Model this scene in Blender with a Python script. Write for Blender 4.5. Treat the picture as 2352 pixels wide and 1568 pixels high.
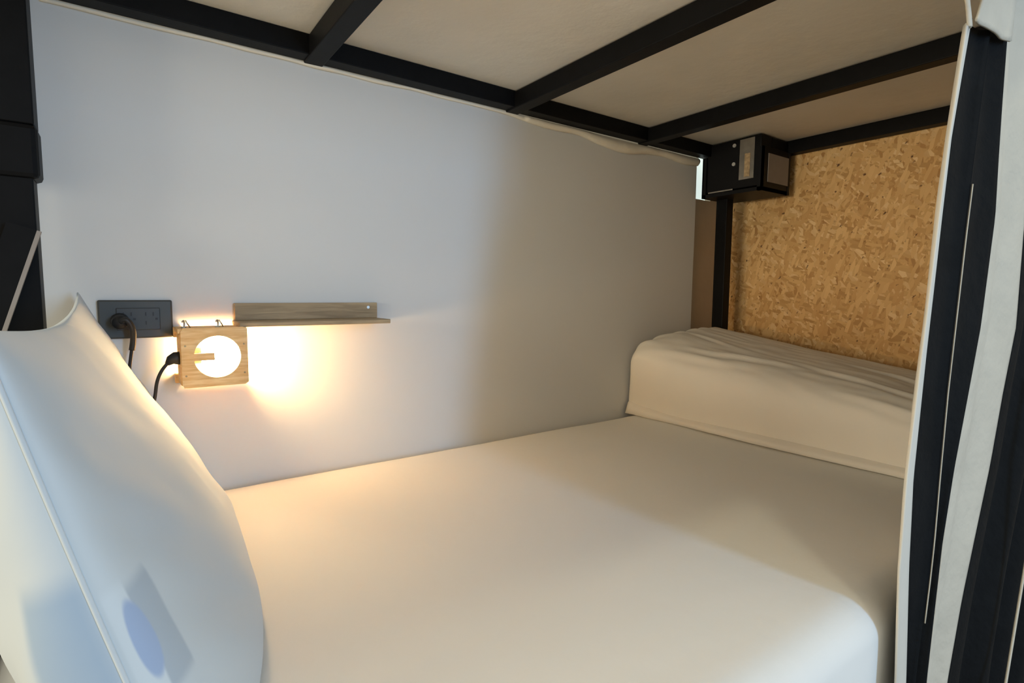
import bpy, bmesh, math, random
from mathutils import Vector, Matrix, noise
random.seed(7)
for o in list(bpy.data.objects): bpy.data.objects.remove(o)
SC = bpy.context.scene
COL = SC.collection
# ------------------------------------------------------------------ camera
cd = bpy.data.cameras.new('camera'); cam = bpy.data.objects.new('camera', cd); COL.objects.link(cam)
F_PX = 1247.0
cd.sensor_width = 36.0; cd.lens = F_PX / 2352 * 36; cd.clip_start = 0.01
ya, pi_, ro = map(math.radians, (35.7, 5.1, 0.45))
fw = Vector((math.sin(ya)*math.cos(pi_), math.cos(ya)*math.cos(pi_), -math.sin(pi_)))
rt = Vector((math.cos(ya), -math.sin(ya), 0)); up = rt.cross(fw)
rt2 = rt*math.cos(ro) + up*math.sin(ro); up2 = -rt*math.sin(ro) + up*math.cos(ro)
m = Matrix((rt2, up2, -fw)).transposed().to_4x4(); m.translation = Vector((0, 0, .95))
cam.matrix_world = m
SC.camera = cam
# ------------------------------------------------------------------ light
SC.view_settings.view_transform = 'Standard'; SC.view_settings.look = 'None'
SC.view_settings.exposure = 0.0; SC.view_settings.gamma = 1.0
SC.view_settings.use_curve_mapping = False
wd = bpy.data.worlds.new('world'); SC.world = wd; wd.use_nodes = True
bg = wd.node_tree.nodes['Background']; bg.inputs[0].default_value = (1.0, .91, .73, 1); bg.inputs[1].default_value = .74

def area(name, loc, target, sx, sy, power, color):
    l = bpy.data.lights.new(name, 'AREA'); l.shape = 'RECTANGLE'; l.size = sx; l.size_y = sy
    l.energy = power; l.color = color
    o = bpy.data.objects.new(name, l); COL.objects.link(o); o.location = loc
    d = Vector(target) - Vector(loc); o.rotation_euler = d.to_track_quat('-Z', 'Y').to_euler(); return o
area('window_daylight', (.92, -2.0, 1.25), (.6, 1.0, .8), .26, 1.1, 30, (.31, .61, 1.0))
area('foot_end_fill_light', (-2.7, .40, 1.10), (1.8, .8, .9), 1.0, .7, 48.0, (1.0, .88, .66))  # added warm fill beyond the head end, brightens the foot end
area('ceiling_lamp_light', (.62, -.30, 2.5), (.9, .5, .5), .10, .10, 3.6, (1.0, .93, .66))

# ------------------------------------------------------------------ materials
def mat(name, col, rough=.8, metal=0, noise_amt=.0, noise_scale=5, bump=0, bump_scale=60, col2=None, sheen=0, spec=.5):
    M = bpy.data.materials.new(name); M.use_nodes = True; nt = M.node_tree; N = nt.nodes; L = nt.links
    b = N['Principled BSDF']; b.inputs['Base Color'].default_value = (*col, 1); b.inputs['Roughness'].default_value = rough
    b.inputs['Metallic'].default_value = metal
    b.inputs['Specular IOR Level'].default_value = spec
    if sheen: b.inputs['Sheen Weight'].default_value = sheen
    tc = N.new('ShaderNodeTexCoord')
    if noise_amt or col2:
        n = N.new('ShaderNodeTexNoise'); n.inputs['Scale'].default_value = noise_scale; n.inputs['Detail'].default_value = 5
        L.new(tc.outputs['Object'], n.inputs['Vector'])
        r = N.new('ShaderNodeValToRGB'); c2 = col2 or tuple(c*(1-noise_amt) for c in col)
        r.color_ramp.elements[0].position = .3; r.color_ramp.elements[1].position = .7
        r.color_ramp.elements[0].color = (*c2, 1); r.color_ramp.elements[1].color = (*col, 1)
        L.new(n.outputs['Fac'], r.inputs['Fac']); L.new(r.outputs['Color'], b.inputs['Base Color'])
    if bump:
        n = N.new('ShaderNodeTexNoise'); n.inputs['Scale'].default_value = bump_scale; n.inputs['Detail'].default_value = 4
        L.new(tc.outputs['Object'], n.inputs['Vector'])
        bp = N.new('ShaderNodeBump'); bp.inputs['Strength'].default_value = bump; bp.inputs['Distance'].default_value = .01
        L.new(n.outputs['Fac'], bp.inputs['Height']); L.new(bp.outputs['Normal'], b.inputs['Normal'])
    return M

M_wall = mat('white_board', (.72, .72, .71), .75, noise_amt=.03, noise_scale=3)
M_wallb = mat('beige_plaster', (.62, .52, .40), .8, noise_amt=.08, noise_scale=12)
M_floor = mat('grey_floor', (.42, .40, .36), .6, noise_amt=.2, noise_scale=8)
M_sheet = mat('white_cotton_sheet', (.80, .80, .77), .85, noise_amt=.02, noise_scale=4, bump=.08, bump_scale=30, sheen=.1)
M_case = mat('white_pillowcase', (.82, .79, .72), .85, noise_amt=.03, noise_scale=6, bump=.12, bump_scale=18, sheen=.1)
M_hem = mat('cream_hem', (.80, .74, .62), .85, bump=.15, bump_scale=40)
M_iron = mat('black_painted_steel', (.005, .005, .0055), .5, noise_amt=.3, noise_scale=30, bump=.02, bump_scale=200, spec=.12)
M_iron2 = mat('black_device_plastic', (.005, .005, .006), .5, spec=.2)
M_ply = mat('whitewashed_plywood', (.74, .70, .61), .85, noise_scale=2.2, col2=(.62, .58, .49), bump=.2, bump_scale=25)
M_plate = mat('grey_plastic_plate', (.050, .050, .045), .45)
M_insert = mat('dark_grey_plastic', (.035, .034, .032), .4)
M_black = mat('black_rubber', (.012, .010, .009), .5)
M_metal = mat('brushed_steel', (.62, .60, .56), .35, metal=1, noise_amt=.2, noise_scale=40)
M_screw = mat('bright_screw', (.8, .8, .78), .3, metal=.6)
M_paper = mat('pale_paper', (.30, .265, .24), .8, noise_amt=.08, noise_scale=30)
M_cblack = mat('black_curtain_cloth', (.006, .007, .008), .8, noise_amt=.3, noise_scale=25, bump=.3, bump_scale=60, spec=.12)
M_hemw = mat('white_curtain_hem', (.60, .575, .51), .7, bump=.2, bump_scale=22)
M_cwhite = mat('white_curtain_cloth', (.56, .52, .43), .7, noise_amt=.10, noise_scale=14, bump=.8, bump_scale=18)

def wood(name, c1, c2, axis_scale, stripes=14, rough=.65):
    M = bpy.data.materials.new(name); M.use_nodes = True; nt = M.node_tree; N = nt.nodes; L = nt.links
    b = N['Principled BSDF']; b.inputs['Roughness'].default_value = rough
    tc = N.new('ShaderNodeTexCoord'); mp = N.new('ShaderNodeMapping'); mp.inputs['Scale'].default_value = axis_scale
    L.new(tc.outputs['Object'], mp.inputs['Vector'])
    n = N.new('ShaderNodeTexNoise'); n.inputs['Scale'].default_value = stripes; n.inputs['Detail'].default_value = 6; n.inputs['Distortion'].default_value = .6
    L.new(mp.outputs['Vector'], n.inputs['Vector'])
    r = N.new('ShaderNodeValToRGB'); r.color_ramp.elements[0].position = .35; r.color_ramp.elements[1].position = .68
    r.color_ramp.elements[0].color = (*c2, 1); r.color_ramp.elements[1].color = (*c1, 1)
    L.new(n.outputs['Fac'], r.inputs['Fac']); L.new(r.outputs['Color'], b.inputs['Base Color'])
    bp = N.new('ShaderNodeBump'); bp.inputs['Strength'].default_value = .2; bp.inputs['Distance'].default_value = .003
    L.new(n.outputs['Fac'], bp.inputs['Height']); L.new(bp.outputs['Normal'], b.inputs['Normal'])
    return M
M_pine = wood('pine_wood', (.93, .64, .32), (.76, .44, .17), (1.5, 6, 14))
M_shelf = wood('oiled_shelf_wood', (.52, .38, .22), (.30, .21, .115), (1, 10, 12), 8)

def osb():
    M = bpy.data.materials.new('strand_board'); M.use_nodes = True; nt = M.node_tree; N = nt.nodes; L = nt.links
    b = N['Principled BSDF']; b.inputs['Roughness'].default_value = .7
    tc = N.new('ShaderNodeTexCoord')
    prev = None
    pal = [((.68, .42, .165), (.52, .29, .10)), ((.78, .53, .25), (.60, .35, .13)), ((.62, .36, .13), (.42, .215, .065)),
           ((.80, .57, .29), (.62, .38, .16)), ((.70, .44, .18), (.46, .25, .08)), ((.76, .50, .22), (.58, .33, .12))]
    for i in range(6):
        ang = math.radians([12, 52, 96, 133, 165, 74][i])
        mp = N.new('ShaderNodeMapping'); mp.inputs['Rotation'].default_value = (ang, 0, 0); mp.inputs['Location'].default_value = (0, 3.1*i, 1.7*i)
        L.new(tc.outputs['Object'], mp.inputs['Vector'])
        mp2 = N.new('ShaderNodeMapping'); mp2.inputs['Scale'].default_value = (0, 26, 84)
        L.new(mp.outputs['Vector'], mp2.inputs['Vector'])
        # wobble
        v = N.new('ShaderNodeTexVoronoi'); v.inputs['Scale'].default_value = 1.15; v.inputs['Randomness'].default_value = 1
        L.new(mp2.outputs['Vector'], v.inputs['Vector'])
        sep = N.new('ShaderNodeSeparateColor'); L.new(v.outputs['Color'], sep.inputs[0])
        mix = N.new('ShaderNodeMix'); mix.data_type = 'RGBA'
        mix.inputs[6].default_value = (*pal[i][0], 1); mix.inputs[7].default_value = (*pal[i][1], 1)
        L.new(sep.outputs[1], mix.inputs[0])
        if prev is None: prev = mix.outputs[2]; continue
        th = N.new('ShaderNodeMath'); th.operation = 'GREATER_THAN'; th.inputs[1].default_value = .60
        L.new(sep.outputs[0], th.inputs[0])
        mx = N.new('ShaderNodeMix'); mx.data_type = 'RGBA'
        L.new(th.outputs[0], mx.inputs[0]); L.new(prev, mx.inputs[6]); L.new(mix.outputs[2], mx.inputs[7]); prev = mx.outputs[2]
    # dark chips and gaps
    mp = N.new('ShaderNodeMapping'); mp.inputs['Rotation'].default_value = (.9, 0, 0)
    L.new(tc.outputs['Object'], mp.inputs['Vector'])
    mp2 = N.new('ShaderNodeMapping'); mp2.inputs['Scale'].default_value = (0, 42, 75); L.new(mp.outputs['Vector'], mp2.inputs['Vector'])
    n = N.new('ShaderNodeTexNoise'); n.inputs['Scale'].default_value = 1.0; n.inputs['Detail'].default_value = 2; L.new(mp2.outputs['Vector'], n.inputs['Vector'])
    r = N.new('ShaderNodeValToRGB'); r.color_ramp.elements[0].position = .66; r.color_ramp.elements[1].position = .74
    r.color_ramp.elements[0].color = (0, 0, 0, 1); r.color_ramp.elements[1].color = (1, 1, 1, 1)
    L.new(n.outputs['Fac'], r.inputs['Fac'])
    mx = N.new('ShaderNodeMix'); mx.data_type = 'RGBA'; mx.inputs[7].default_value = (.13, .055, .018, 1)
    L.new(r.outputs['Color'], mx.inputs[0]); L.new(prev, mx.inputs[6])
    L.new(mx.outputs[2], b.inputs['Base Color'])
    return M
M_osb = osb()

def emit(name, col, s):
    M = bpy.data.materials.new(name); M.use_nodes = True; nt = M.node_tree; b = nt.nodes['Principled BSDF']
    b.inputs['Base Color'].default_value = (*col, 1); b.inputs['Emission Color'].default_value = (*col, 1); b.inputs['Emission Strength'].default_value = s
    return M
M_bulb = emit('glowing_bulb', (1.0, .66, .30), 235)
M_day = emit('daylight_pane', (.85, 1.0, .98), .7)

# ------------------------------------------------------------------ helpers
def link(name, bm, M, parent=None, smooth=False, bevel=0, solid=0, sub=0):
    me = bpy.data.meshes.new(name); bmesh.ops.recalc_face_normals(bm, faces=bm.faces); bm.to_mesh(me); bm.free()
    o = bpy.data.objects.new(name, me); COL.objects.link(o)
    for x in (M if isinstance(M, (list, tuple)) else [M]): me.materials.append(x)
    if smooth:
        for p in me.polygons: p.use_smooth = True
    if solid:
        s = o.modifiers.new('s', 'SOLIDIFY'); s.thickness = solid; s.offset = 0
    if bevel:
        b = o.modifiers.new('b', 'BEVEL'); b.width = bevel; b.segments = 2; b.limit_method = 'ANGLE'
    if sub:
        s = o.modifiers.new('sub', 'SUBSURF'); s.levels = sub; s.render_levels = sub
    if parent:
        o.parent = parent; o.matrix_parent_inverse = Matrix.Translation(parent.location).inverted()
    return o
def box(bm, x0, x1, y0, y1, z0, z1):
    r = bmesh.ops.create_cube(bm, size=1)
    for v in r['verts']:
        v.co = Vector(((x0+x1)/2 + v.co.x*(x1-x0), (y0+y1)/2 + v.co.y*(y1-y0), (z0+z1)/2 + v.co.z*(z1-z0)))
    return r['verts']
def bx(name, M, parent, *a, bevel=.002):
    bm = bmesh.new(); box(bm, *a); return link(name, bm, M, parent, bevel=bevel)
def tube(bm, pts, rad, seg=10, caps=True):
    pts = [Vector(p) for p in pts]; rings = []
    rads = rad if isinstance(rad, (list, tuple)) else [rad]*len(pts)
    prevn = None
    for i, p in enumerate(pts):
        t = (pts[min(i+1, len(pts)-1)] - pts[max(i-1, 0)]).normalized()
        n = prevn - t*prevn.dot(t) if prevn else t.orthogonal()
        n.normalize(); prevn = n; b = t.cross(n)
        rings.append([bm.verts.new(p + (n*math.cos(2*math.pi*k/seg) + b*math.sin(2*math.pi*k/seg))*rads[i]) for k in range(seg)])
    for a, b in zip(rings, rings[1:]):
        for k in range(seg): bm.faces.new((a[k], a[(k+1) % seg], b[(k+1) % seg], b[k]))
    if caps: bm.faces.new(rings[0]); bm.faces.new(rings[-1])
def smooth_path(P, n=8):
    P = [Vector(p) for p in P]; Q = [P[0]]+P+[P[-1]]; out = []
    for i in range(1, len(Q)-2):
        for k in range(n):
            t = k/n; a, b, c, d = Q[i-1], Q[i], Q[i+1], Q[i+2]
            out.append(.5*((2*b)+(c-a)*t+(2*a-5*b+4*c-d)*t*t+(3*b-a-3*c+d)*t**3))
    out.append(P[-1]); return out
def disc(bm, c, axis, r, h, seg=20):
    c = Vector(c); a = Vector(axis).normalized(); tube(bm, [c - a*h/2, c + a*h/2], r, seg)
def empty(name, loc, label, cat, group=None):
    o = bpy.data.objects.new(name, None); COL.objects.link(o); o.location = loc; o.empty_display_size = .05
    return tag(o, label, cat, group)
def tag(o, label, cat, group=None):
    o['label'] = label; o['category'] = cat
    if group: o['group'] = group
    return o
def struct(o): o['kind'] = 'structure'; return o
def interp(tab, z):
    if z >= tab[0][0]: (a, x), (b, y) = tab[0], tab[1]; return x + (y-x)*(z-a)/(b-a)*.5
    for (a, x), (b, y) in zip(tab, tab[1:]):
        if z >= b: 
            t = (z-a)/(b-a); return x + (y-x)*t
    (a, x), (b, y) = tab[-2], tab[-1]; return x + (y-x)*(z-a)/(b-a)*.6 + (y-x)*.4 if b != a else y

# ------------------------------------------------------------------ setting
YW = 1.27; ZB = .54
# back wall: a white board, gently uneven
bm = bmesh.new()
NX, NZ = 120, 60
vs = [[None]*(NZ+1) for _ in range(NX+1)]
for i in range(NX+1):
    for j in range(NZ+1):
        x = -.34 + (1.744+.34)*i/NX; z = .25 + (1.447-.25)*j/NZ
        y = YW + .0015*noise.noise(Vector((x*3, 0, z*3)))
        vs[i][j] = bm.verts.new((x, y, z))
for i in range(NX):
    for j in range(NZ): bm.faces.new((vs[i][j], vs[i+1][j], vs[i+1][j+1], vs[i][j+1]))
box(bm, -.34, 1.744, YW+.004, YW+.016, .25, 1.447)
o = link('wall_back', bm, M_wall); struct(o)
wall_back = o
# puckered lining edge along the top of the board
bm = bmesh.new()
NL = 260; rows = []
for i in range(NL+1):
    t = i/NL; x = -.09 + (1.745+.09)*t
    sag = .004 + .034*math.exp(-((x-1.33)/.17)**2) + .026*math.exp(-((x-1.68)/.14)**2) + .012*math.exp(-((x-1.02)/.1)**2)
    sag += .004*noise.noise(Vector((x*9, 3, 0))) 
    row = []
    for k in range(7):
        q = k/6; z = 1.449 - sag*q - .004*q
        y = YW - .0030 - .005*math.sin(math.pi*q)*(1+.5*noise.noise(Vector((x*14, 0, 1)))) - (.006 if sag > .012 else 0)*q*(1-q)*4
        row.append(bm.verts.new((x, y, z)))
    rows.append(row)
for a, b in zip(rows, rows[1:]):
    for k in range(6): bm.faces.new((a[k], b[k], b[k+1], a[k+1]))
link('lining_edge', bm, M_hem, wall_back, smooth=True, solid=.0015)

bm = bmesh.new(); box(bm, 1.70, 2.2, 1.315, 1.34, .2, 1.315); box(bm, 1.90, 2.2, 1.315, 1.34, 1.315, 1.6)
struct(link('wall_corner', bm, M_wallb))
bm = bmesh.new(); box(bm, 1.70, 2.1, 1.345, 1.35, 1.25, 1.6); struct(link('window_1', bm, M_day))
bm = bmesh.new(); box(bm, -1.7, 2.3, -2.6, 1.6, -.03, 0); struct(link('floor', bm, M_floor))
bm = bmesh.new(); box(bm, -1.62, -1.60, 1.2, 1.6, 0, 2.2); struct(link('wall_left', bm, mat('pale_partition', (.75, .73, .68))))
bm = bmesh.new(); box(bm, 2.02, 2.04, -.2, 1.34, 0, 1.9); struct(link('wall_right', bm, M_wallb))

# chipboard end panel
bm = bmesh.new(); box(bm, 1.975, 1.995, .12, 1.305, .30, 1.485)
tag(link('chipboard_panel', bm, M_osb), 'raw strand chipboard panel closing the foot end above the long pillow', 'panel')

# ------------------------------------------------------------------ bunk frame
fr = empty('bunk_bed_frame', (.9, .75, 0), 'black steel bunk bed frame with slats under the upper deck and corner posts', 'bed frame')
bx('long_rail', M_iron, fr, -.16, 1.975, 1.220, 1.262, 1.447, 1.489)
bx('long_rail', M_iron, fr, -.16, 1.975, .17, .21, 1.447, 1.489)
for x1 in (.385, .920, 1.455):
    bx('slat_bar', M_iron, fr, x1-.04, x1, .21, 1.264, 1.4435, 1.487)
bx('end_rail', M_iron, fr, 1.930, 1.970, .21, 1.22, 1.445, 1.489)
bx('end_rail', M_iron, fr, -.16, -.12, .21, 1.22, 1.447, 1.489)
bx('post', M_iron, fr, 1.822, 1.862, 1.19, 1.235, 0, 1.447)
bx('post', M_iron, fr, -.156, -.107, 1.185, 1.235, 0, 1.447)
bx('post', M_iron, fr, 1.93, 1.97, .17, .21, 0, 1.447)
bx('post', M_iron, fr, -.30, -.25, .15, .20, 0, 1.447)
# sleeve round the left post and wide upper section
bm = bmesh.new(); box(bm, -.20, -.098, 1.178, 1.24, 1.128, 1.214); link('sleeve', bm, M_iron, fr, bevel=.008)
bx('post_extension', M_iron, fr, -.20, -.101, 1.18, 1.24, 1.214, 1.447)
# diagonal brace with pale edge
bm = bmesh.new()
a = Vector((-.108, 1.165, 1.045)); b = Vector((-.168, 1.165, .855)); d = (b-a).normalized(); n = Vector((d.z, 0, -d.x))
def slab(bm, a, b, off0, off1, th):
    vs = []
    for yy in (-th, th):
        for p, o2 in ((a, off0), (a, off1), (b, off1), (b, off0)): vs.append(bm.verts.new(p + n*o2 + Vector((0, yy, 0))))
    for f in ((0, 1, 2, 3), (4, 5, 6, 7), (0, 1, 5, 4), (1, 2, 6, 5), (2, 3, 7, 6), (3, 0, 4, 7)): bm.faces.new([vs[i] for i in f])
slab(bm, a, b, -.004, .034, .004); br = link('brace', bm, M_iron, fr)
bm = bmesh.new(); slab(bm, a + Vector((0, -.001, 0)), b + Vector((0, -.001, 0)), -.009, -.0035, .004)
o = link('edge_strip', bm, M_paper); o.parent = br
# lower bed base
bx('side_rail', M_iron, fr, -.156, 1.97, .285, .325, .30, .352)
bx('side_rail', M_iron, fr, -.107, 1.822, 1.195, 1.235, .30, .352)
bx('head_rail', M_iron, fr, -.19, -.155, .20, 1.185, .40, .56)
bx('foot_rail', M_iron, fr, 1.93, 1.97, .21, 1.19, .30, .34)

bm = bmesh.new(); box(bm, -.30, 1.974, .17, 1.268, 1.4895, 1.505)
tag(link('plywood_deck', bm, M_ply), 'pale plywood deck of the upper bunk resting on the black slats', 'board')

# ------------------------------------------------------------------ mattress
def rounded_box(x0, x1, y0, y1, z0, z1, r, nx, ny, nz):
    bm = bmesh.new(); bmesh.ops.create_cube(bm, size=1)
    bmesh.ops.subdivide_edges(bm, edges=bm.edges, cuts=40, use_grid_fill=True)
    cx, cy, cz = (x0+x1)/2, (y0+y1)/2, (z0+z1)/2; hx, hy, hz = (x1-x0)/2, (y1-y0)/2, (z1-z0)/2
    for v in bm.verts:
        p = Vector(v.co)*2
        def sp(t, h):  # crowd samples near the edges
            s = math.copysign(abs(t)**.6, t); return s*h
        q = Vector((sp(p.x, hx), sp(p.y, hy), sp(p.z, hz)))
        c = Vector((max(-hx+r, min(hx-r, q.x)), max(-hy+r, min(hy-r, q.y)), max(-hz+r, min(hz-r, q.z))))
        dd = q - c
        if dd.length > 1e-6:
            # round only where at least two axes overshoot
            q = c + dd.normalized()*r
        v.co = Vector((cx, cy, cz)) + q
    return bm
bm = rounded_box(-.14, 1.93, .272, 1.262, .345, ZB, .045, 1, 1, 1)
for v in bm.verts:
    if v.co.z > .45:
        v.co.z += .004*noise.noise(Vector((v.co.x*2.2, v.co.y*2.2, 0))) + .0012*noise.noise(Vector((v.co.x*11, v.co.y*7, 5)))
    if v.co.y < .30: v.co.y += .002*noise.noise(Vector((v.co.x*12, 0, v.co.z*12)))
matt = tag(link('mattress', bm, M_sheet, smooth=True), 'single mattress wrapped in a smooth white fitted sheet along the back wall', 'mattress')
# ------------------------------------------------------------------ pillows
def pillow(name, c00, c10, c11, c01, nrm, Tf, Tb, q, M, wr, taper=None, ear=.0, n=90, pa=2.2, pb=2.2, ina=.04, inb=.04, pbt=None, lean=0, flange=0.0, seed=0):
    """c00 (a=-1,b=-1) c10 (a=+1,b=-1) c11 c01; nrm = front direction"""
    bm = bmesh.new(); uvl = bm.loops.layers.uv.new('UVMap')
    nrm = Vector(nrm).normalized(); C = [Vector(c) for c in (c00, c10, c11, c01)]
    def base(a, b):
        # sides draw in between the corners
        aa = a*(1 - ina*(1-b*b)*abs(a)); bb = b*(1 - inb*(1-a*a)*abs(b)) if b > 0 else b
        s, t = (aa+1)/2, (bb+1)/2
        return C[0]*(1-s)*(1-t) + C[1]*s*(1-t) + C[2]*s*t + C[3]*(1-s)*t
    def h(a, b):
        f = 1 - flange
        A = min(1, abs(a)/f); B = min(1, abs(b)/f)
        ppb = pbt if (pbt and b > 0) else pb
        return max(0., (1-A**pa)*(1-B**ppb))**q
    def crowd(t): return math.sin(t*math.pi/2)
    grids = []
    for side in (1, -1):
        g = []
        for i in range(n+1):
            row = []
            for j in range(n+1):
                a = crowd(-1 + 2*i/n); b = crowd(-1 + 2*j/n)
                hh = h(a, b); T = Tf if side == 1 else Tb
                if taper: T *= taper(a, b)
                p = base(a, b) + nrm*side*(T*hh + .0012)
                if lean and side == 1 and b < 0: p = p + (C[0]-C[3]).normalized()*lean*math.sin(math.pi*min(1, hh)**3.5)*(.3+2.2*max(0, a)**3)*(-b)**.5
                p = p + nrm*side*wr(a, b, side)*min(1, hh*2)
                row.append((p, a, b))
            g.append(row)
        grids.append(g)
    vg = [[[bm.verts.new(c[0]) for c in row] for row in g] for g in grids]
    for si, g in enumerate(vg):
        for i in range(n):
            for j in range(n):
                f = bm.faces.new((g[i][j], g[i+1][j], g[i+1][j+1], g[i][j+1])); f.smooth = True
                for lp, (ii, jj) in zip(f.loops, ((i, j), (i+1, j), (i+1, j+1), (i, j+1))):
                    _, a, b = grids[si][ii][jj]; lp[uvl].uv = (ii/n*.5 + .5*si, jj/n)
    A, B = vg
    for k in range(n):
        for e in (lambda k: (A[k][0], A[k+1][0], B[k+1][0], B[k][0]), lambda k: (A[k][n], B[k][n], B[k+1][n], A[k+1][n]),
                  lambda k: (A[0][k], B[0][k], B[0][k+1], A[0][k+1]), lambda k: (A[n][k], A[n][k+1], B[n][k+1], B[n][k])):
            bm.faces.new(e(k))
    for v in bm.verts: v.co.z = max(v.co.z, ZB + .0065)   # rests on the mattress
    o = link(name, bm, M, smooth=True); return o

def wr_bolster(a, b, side):
    if side < 0: return 0
    w = .006*noise.noise(Vector((a*3.2, b*2.0, 1)))
    w += .003*noise.noise(Vector((a*3+b*6, b*9-a*4, 4)))*1.0
    for c0, sl, st, en, am in ((-.62, .30, -.9, .1, .004), (-.45, -.25, -.2, .7, .0045), (-.15, .45, -.8, -.1, .004), (-.72, -.12, .1, .9, .004), (-.30, .2, .3, .95, .0035), (-.85, .1, -.95, -.3, .004)):
        if st < a < en:
            f = math.sin(math.pi*(a-st)/(en-st)); d = b - (c0 + sl*(a-st) + .03*noise.noise(Vector((a*4, c0, 0))))
            w += am*f*(math.exp(-(d/.035)**2) - .8*math.exp(-((d+.06)/.04)**2))
    pk = max(0, (abs(a)-.80)/.2)
    w += .007*pk*math.sin(b*26 + 2*noise.noise(Vector((a*5, b*5, 0))))
    return w
# a: -1 near camera (y small) .. +1 at wall ; b: -1 front (x small) .. +1 OSB side
bol = pillow('pillow', (1.425, .30, .562), (1.405, 1.262, .564), (1.93, 1.255, .60), (1.93, .30, .575), (-.12, 0, 1), .192, .014, .30,
             M_case, wr_bolster, lean=.03, taper=lambda a, b: 1 + .30*a + .08*max(0, a)**3 + .02*b, n=110, pa=16, pb=3.6, ina=.0, inb=.01)
tag(bol, 'long plump cream pillow lying across the foot end against the chipboard', 'pillow')
# folded flange along its lower front edge
bm = bmesh.new(); rows = []
for i in range(121):
    t = i/120; y = 1.258 - .95*t
    x = 1.406 + .012*t + .004*math.sin(t*9) + .003*noise.noise(Vector((t*14, 0, 0)))
    hgt = .046*math.exp(-t*9) + .020
    row = [(x+.045, y, ZB+.022+hgt*.5), (x+.012, y, ZB+.014+hgt*.62), (x-.010, y, ZB+.007+hgt*.5), (x-.022, y, ZB+.0055), (x+.01, y, ZB+.005)]
    rows.append([bm.verts.new(p) for p in row])
for a_, b_ in zip(rows, rows[1:]):
    for k in range(4): bm.faces.new((a_[k], b_[k], b_[k+1], a_[k+1]))
link('pillowcase_flange', bm, M_case, bol, smooth=True, solid=.003)

# standing pillow on the left, with soft-edged blue and grey patches low on its end
def patch_mat():
    M = mat('pillowcase_blue_patches', (.58, .645, .69), .85, bump=.12, bump_scale=14, sheen=.1)
    nt = M.node_tree; N = nt.nodes; L = nt.links; b = N['Principled BSDF']
    uv = N.new('ShaderNodeUVMap'); uv.uv_map = 'UVMap'; sp = N.new('ShaderNodeSeparateXYZ'); L.new(uv.outputs[0], sp.inputs[0])
    def mth(op, a, bb):
        n_ = N.new('ShaderNodeMath'); n_.operation = op
        for i, x in enumerate((a, bb)):
            if isinstance(x, (int, float)): n_.inputs[i].default_value = x
            else: L.new(x, n_.inputs[i])
        return n_.outputs[0]
    def soft(v, lo, hi, e):
        mr = N.new('ShaderNodeMapRange'); mr.interpolation_type = 'SMOOTHSTEP'; L.new(v, mr.inputs[0])
        mr.inputs[1].default_value = lo-e; mr.inputs[2].default_value = lo+e
        m2 = N.new('ShaderNodeMapRange'); m2.interpolation_type = 'SMOOTHSTEP'; L.new(v, m2.inputs[0])
        m2.inputs[1].default_value = hi-e; m2.inputs[2].default_value = hi+e; m2.inputs[3].default_value = 1; m2.inputs[4].default_value = 0
        return mth('MULTIPLY', mr.outputs[0], m2.outputs[0])
    def rect(x0, x1, y0, y1, ex, ey): return mth('MULTIPLY', soft(sp.outputs[0], x0, x1, ex), soft(sp.outputs[1], y0, y1, ey))
    def ell(cx, cy, rx, ry):
        dx = mth('DIVIDE', mth('SUBTRACT', sp.outputs[0], cx), rx); dy = mth('DIVIDE', mth('SUBTRACT', sp.outputs[1], cy), ry)
        d = mth('ADD', mth('MULTIPLY', dx, dx), mth('MULTIPLY', dy, dy)); return soft(d, -5, 1, .25)
    col = None
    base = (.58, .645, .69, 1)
    for mask, c in PATCHES(rect, ell):
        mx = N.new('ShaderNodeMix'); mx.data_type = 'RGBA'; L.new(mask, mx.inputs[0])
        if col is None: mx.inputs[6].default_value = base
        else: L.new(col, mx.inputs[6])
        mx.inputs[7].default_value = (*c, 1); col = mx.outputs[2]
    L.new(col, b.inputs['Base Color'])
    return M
def PATCHES(rect, ell):
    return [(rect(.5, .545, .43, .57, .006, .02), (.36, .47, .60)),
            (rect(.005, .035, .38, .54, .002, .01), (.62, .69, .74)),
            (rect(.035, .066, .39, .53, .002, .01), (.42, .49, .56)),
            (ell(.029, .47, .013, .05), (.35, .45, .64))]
M_patch = patch_mat()
def wr_stand(a, b, side):
    w = .008*noise.noise(Vector((a*1.6, b*1.6, 7+side))) + .003*noise.noise(Vector((a*5+b*3, b*2, 3)))
    pk = max(0, (a-.72)/.28)
    w += .004*pk*math.sin(b*14 + a*6)
    if side < 0: w += .003*math.sin(b*9+a*30)*max(0, -a)
    return w
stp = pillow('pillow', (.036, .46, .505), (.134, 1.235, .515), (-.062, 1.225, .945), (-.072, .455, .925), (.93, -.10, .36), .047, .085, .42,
             M_patch, wr_stand, n=110, pa=2.2, pb=12, pbt=1.35, ina=-.03, inb=.11, taper=lambda a, b: 1 - .42*a - .55*b)
tag(stp, 'large upright white pillow with pale blue patches leaning at the left head end', 'pillow')
# piping along the seam of the near end
def seam_pts():
    P = []
    for k in range(25):
        b = -1 + 2*k/24; a = -1*(1 + .03*(1-b*b)); s, t = (a+1)/2, (b*(1)+1)/2
        c00, c10, c11, c01 = map(Vector, ((.036, .46, .505), (.134, 1.235, .515), (-.062, 1.225, .945), (-.072, .455, .925)))
        p = c00*(1-s)*(1-t) + c10*s*(1-t) + c11*s*t + c01*(1-s)*t + Vector((0, -.001, 0))
        if p.z > ZB+.008: P.append(p)
    return P
bm = bmesh.new(); tube(bm, seam_pts(), .0018, 8); link('seam', bm, M_patch, stp, smooth=True)

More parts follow.
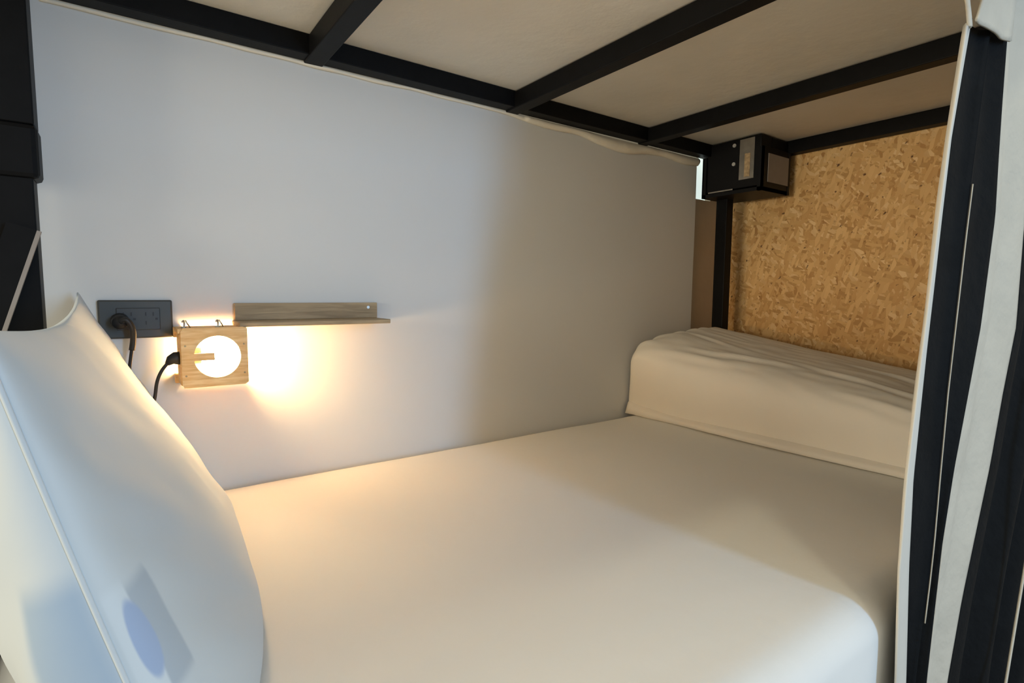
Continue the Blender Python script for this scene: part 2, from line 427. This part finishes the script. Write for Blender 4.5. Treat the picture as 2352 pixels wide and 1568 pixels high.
# ------------------------------------------------------------------ outlet
ot = empty('wall_outlet', (.022, YW, .896), 'dark grey double power outlet plate on the white wall left of the lamp', 'outlet')
bx('cover_plate', M_plate, ot, -.037, .081, YW-.009, YW-.0005, .858, .931, bevel=.003)
ins = bx('socket_insert', M_insert, ot, -.009, .060, YW-.0115, YW-.008, .874, .916, bevel=.001)
bm = bmesh.new()
for cx in (.008, .043):
    box(bm, cx-.007, cx-.005, YW-.0122, YW-.0114, .901, .908); box(bm, cx+.005, cx+.007, YW-.0122, YW-.0114, .901, .908)
    box(bm, cx-.007, cx-.005, YW-.0122, YW-.0114, .884, .891); box(bm, cx+.009, cx+.013, YW-.0122, YW-.0114, .893, .897)
link('socket_slots', bm, M_black, ot)

# ------------------------------------------------------------------ lamp
lm = empty('wall_lamp', (.142, YW, .825), 'square pine wall lamp with glowing bulb below the left end of the shelf', 'lamp')
LX0, LX1, LZ0, LZ1, LYF = .086, .199, .767, .880, 1.172
# front board with a round opening, three planks
def front_board():
    bm = bmesh.new(); cx, cz, r, N_ = .146, .824, .040, 64
    y0, y1 = LYF, LYF+.009
    outer = []
    inner = []
    for k in range(N_):
        a = 2*math.pi*k/N_; c, s = math.cos(a), math.sin(a)
        tx = ((LX1-cx) if c > 0 else (LX0-cx))/c if abs(c) > 1e-6 else 9
        tz = ((LZ1-cz) if s > 0 else (LZ0-cz))/s if abs(s) > 1e-6 else 9
        t = min(tx, tz); outer.append((cx+c*t, cz+s*t)); inner.append((cx+c*r, cz+s*r))
    L4 = []
    for y in (y0, y1): L4.append(([bm.verts.new((x, y, z)) for x, z in outer], [bm.verts.new((x, y, z)) for x, z in inner]))
    for k in range(N_):
        j = (k+1) % N_
        bm.faces.new((L4[0][0][k], L4[0][0][j], L4[0][1][j], L4[0][1][k])); bm.faces.new((L4[1][0][k], L4[1][0][j], L4[1][1][j], L4[1][1][k]))
        bm.faces.new((L4[0][0][k], L4[0][0][j], L4[1][0][j], L4[1][0][k])); bm.faces.new((L4[0][1][k], L4[0][1][j], L4[1][1][j], L4[1][1][k]))
    # the tongue reaching into the opening from the left, pointed like a pine cleat
    box(bm, .098, .141, LYF+.001, LYF+.008, .8175, .8315)
    return bm
fb = link('front_board', front_board(), M_pine, lm)
for x, z in ((.0925, .8465), (.192, .8465), (.0925, .790), (.192, .790)):
    bm = bmesh.new(); disc(bm, (x, LYF-.0004, z), (0, 1, 0), .0018, .0016, 10); o = link('nail', bm, M_shelf, lm)
bx('side_board', M_pine, lm, LX0-.001, LX0+.008, LYF+.009, YW-.018, LZ0+.004, LZ1-.002, bevel=.001)
bx('top_board', M_pine, lm, LX0-.004, LX1, LYF+.006, YW-.012, LZ1-.010, LZ1-.001, bevel=.001)
bx('bottom_board', M_pine, lm, LX0+.004, LX1, YW-.078, YW-.012, LZ0+.001, LZ0+.010, bevel=.001)
bx('back_block', M_pine, lm, LX0-.006, LX0+.012, YW-.020, YW-.001, LZ1-.022, LZ1-.002, bevel=.001)
bx('back_block', M_pine, lm, LX0-.006, LX0+.012, YW-.020, YW-.001, LZ0, LZ0+.018, bevel=.001)
bm = bmesh.new(); bmesh.ops.create_uvsphere(bm, u_segments=32, v_segments=20, radius=.033)
for v in bm.verts: v.co += Vector((.150, 1.208, .824))
link('bulb', bm, M_bulb, lm, smooth=True)
bm = bmesh.new(); disc(bm, (.107, 1.208, .824), (1, 0, 0), .016, .030, 24); link('bulb_socket', bm, M_black, lm)
for x in (.094, .151):
    bm = bmesh.new(); tube(bm, smooth_path([(x, 1.20, .878), (x+.001, 1.20, .886), (x, 1.198, .893), (x-.003, 1.196, .890)], 5), .0016, 8)
    disc(bm, (x, 1.20, .880), (0, 0, 1), .0045, .003, 12); tube(bm, [(x+.003, 1.2, .893), (x+.011, 1.205, .879)], .0013, 6)
    link('hook', bm, M_metal, lm, smooth=True)
bm = bmesh.new(); tube(bm, [(.086, 1.20, .822), (.078, 1.20, .822), (.070, 1.198, .819), (.064, 1.196, .812)], [.0125, .0125, .009, .004], 14)
link('cord_connector', bm, M_black, lm, smooth=True)
bm = bmesh.new()
tube(bm, smooth_path([(.066, 1.196, .815), (.055, 1.196, .800), (.047, 1.198, .779), (.040, 1.20, .74), (.02, 1.21, .68), (.0, 1.22, .70), (.004, 1.235, .78), (.012, 1.235, .840)], 8), .0030, 8)
link('power_cord', bm, M_black, lm, smooth=True)
bm = bmesh.new()
tube(bm, [(-.004, YW-.011, .892), (-.004, YW-.045, .890)], [.015, .012], 16)
tube(bm, smooth_path([(-.004, YW-.045, .893), (.006, YW-.048, .895), (.014, YW-.045, .880), (.015, YW-.038, .860), (.012, YW-.035, .838)], 6), .0052, 10)
link('plug', bm, M_black, lm, smooth=True)

# ------------------------------------------------------------------ shelf
sh = empty('wall_shelf', (.345, YW, .88), 'narrow brown wooden wall shelf with raised back beside the lamp', 'shelf')
bx('back_board', M_shelf, sh, .191, .502, YW-.012, YW-.0005, .888, .9245, bevel=.0015)
bx('shelf_board', M_shelf, sh, .187, .502, YW-.092, YW-.0005, .8785, .888, bevel=.0015)
bm = bmesh.new(); disc(bm, (.479, YW-.0125, .9135), (0, 1, 0), .0035, .002, 14); link('screw', bm, M_screw, sh)

# ------------------------------------------------------------------ corner box (power unit in a black steel cage)
cb = empty('power_unit', (1.85, 1.13, 1.30), 'black steel corner box with silver front holding a power unit by the foot post', 'electrical box')
bm = bmesh.new()
X0, X1, Y0, Y1, Z0, Z1 = 1.752, 1.928, 1.02, 1.250, 1.300, 1.444
box(bm, X0, X1, Y0, Y1, Z0, Z0+.012)          # floor
box(bm, X0, X1, Y0, Y0+.004, Z0, Z1)          # face towards the room
box(bm, X0, X0+.012, Y0, Y0+.016, Z0, Z1)     # near upright
box(bm, X0, X0+.010, Y1-.016, Y1, Z0, Z1)     # far upright
box(bm, X1-.012, X1, Y0-.002, Y0+.012, Z0, Z1)
box(bm, X0, X1, Y1-.005, Y1, Z0, Z1)
link('cage', bm, M_iron2, cb)
bm = bmesh.new(); box(bm, 1.786, 1.915, Y0-.0025, Y0-.0005, 1.330, 1.424); link('label_plate', bm, M_paper, cb)
bm = bmesh.new(); box(bm, X0+.006, X0+.07, 1.03, 1.235, 1.318, 1.486); un = link('unit_body', bm, M_iron2, cb, bevel=.003)
bm = bmesh.new(); box(bm, X0+.003, X0+.007, 1.052, 1.106, 1.345, 1.480); pl = link('silver_plate', bm, M_metal, cb)
bm = bmesh.new(); box(bm, X0+.0015, X0+.0035, 1.066, 1.086, 1.352, 1.43); link('terminal_window', bm, M_shelf, cb)
for z in (1.403, 1.466):
    bm = bmesh.new(); disc(bm, (X0+.005, 1.128, z), (1, 0, 0), .0065, .004, 14); link('screw', bm, M_screw, cb)
bm = bmesh.new(); box(bm, X0-.0015, X0+.001, 1.125, 1.222, 1.314, 1.3185); link('light_edge', bm, M_metal, cb)
bm = bmesh.new(); box(bm, X0+.07, X1, 1.03, 1.20, 1.444, 1.486); link('top_bracket', bm, M_iron2, cb, bevel=.006)

# ------------------------------------------------------------------ curtain
e1 = [(1.32, .890), (1.288, .882), (1.147, .852), (1.048, .838), (.885, .815), (.720, .794), (.600, .791), (.441, .809)]
e2 = [(1.32, .908), (1.292, .899), (1.147, .863), (1.049, .851), (.884, .833), (.715, .819), (.596, .827), (.423, .849)]
e2b = [(1.32, .965), (1.15, .940), (1.032, .924), (.821, .902), (.70, .897), (.613, .895), (.56, .890), (.42, .872)]
e3 = [(1.36, .998), (1.32, 1.007), (1.211, 1.010), (1.144, 1.014), (1.064, 1.021), (.907, .997), (.814, .967), (.712, .934), (.608, .911), (.423, .892)]
e4 = [(1.35, 1.15), (1.201, 1.184), (1.080, 1.205), (.900, 1.212), (.794, 1.169), (.675, 1.130), (.581, 1.087), (.483, 1.043), (.361, 1.004)]
def ext(tab, z):
    T = tab
    if z >= T[0][0]: return T[0][1]
    if z <= T[-1][0]:
        (a, x), (b, y) = T[-2], T[-1]; return y + (y-x)/(b-a)*(z-b)*.5
    for (a, x), (b, y) in zip(T, T[1:]):
        if z >= b: t = (z-a)/(b-a); return x + (y-x)*t
def panel(name, ea, eb, ya, yb, z0, z1, M, parent, bulge, nz=60, nx=14, waves=0, wa=0, seed=0, thick=.003):
    bm = bmesh.new(); rows = []
    for j in range(nz+1):
        z = z0 + (z1-z0)*j/nz; row = []
        for i in range(nx+1):
            t = i/nx
            xa = ea(z) if callable(ea) else ext(ea, z); xb = eb(z) if callable(eb) else ext(eb, z)
            y = ya + (yb-ya)*t + bulge*math.sin(math.pi*t) + wa*math.sin(waves*2*math.pi*t + seed + z*1.3)*min(1, 6*t, 6*(1-t))
            y += .002*noise.noise(Vector((t*3+seed, z*7, seed)))*math.sin(math.pi*t)
            row.append(bm.verts.new((xa + (xb-xa)*t, y, z)))
        rows.append(row)
    for a, b in zip(rows, rows[1:]):
        for k in range(nx): bm.faces.new((a[k], a[k+1], b[k+1], b[k]))
    return link(name, bm, M, parent, smooth=True, solid=thick)
cu = empty('curtain', (1.05, .235, .30), 'black and white bunk curtain gathered at the foot end, hanging in long folds', 'curtain')
panel('hem', e1, e2, .250, .252, .20, 1.294, M_hemw, cu, .004, nx=6)
panel('black_fold', e2, e2b, .252, .248, .20, 1.306, M_cblack, cu, .012, waves=1, wa=.003)
panel('black_fold', e2b, e3, .248, .240, .20, 1.312, M_cblack, cu, .010, seed=2)
pp = [(ext(e2b, z), .2475, z) for z in [1.10-.02*k for k in range(31)]]
bm = bmesh.new(); tube(bm, [Vector(p)+Vector((0, -.003, 0)) for p in pp], .0009, 6); link('piping_and_slit', bm, M_cwhite, cu, smooth=True)
panel('white_fold', e3, e4, .240, .246, .20, 1.47, M_cwhite, cu, .012, waves=1.5, wa=.004, seed=1, nx=24)
panel('black_drape', e4, lambda z: ext(e4, z)+.70, .246, .225, .20, 1.47, M_cblack, cu, .0, waves=6, wa=.016, seed=3, nx=110)
pp = [(1.14 + (z-.40)*.31, .200, z) for z in [.22+.01*k for k in range(60)]]  # white strand standing in for a thin slit of light by the drape
bm = bmesh.new(); tube(bm, pp, .002, 6); link('piping_and_slit', bm, M_cwhite, cu, smooth=True)
# white header tied over the top of the black fold
panel('header', lambda z: .889 + (z-1.295)*.55 if z < 1.34 else .9138 + (z-1.34)*.1, lambda z: 1.004+(z-1.318)*.10, .243, .234, 1.297, 1.47, M_cwhite, cu, .004, nz=24, waves=1, wa=.003)
bm = bmesh.new()
P = smooth_path([(.884, .250, 1.290), (.876, .250, 1.305), (.862, .249, 1.322), (.856, .247, 1.35), (.862, .246, 1.40), (.875, .245, 1.47)], 6)
rows = []
for k, p in enumerate(P):
    w = .010 + .001*math.sin(k*.6)
    rows.append([bm.verts.new(p + Vector((dx, dy, 0))) for dx, dy in ((0, 0), (w*.5, -.003), (w, 0))])
for a, b in zip(rows, rows[1:]):
    for k in range(2): bm.faces.new((a[k], a[k+1], b[k+1], b[k]))
link('loop', bm, M_cwhite, cu, smooth=True, solid=.002)
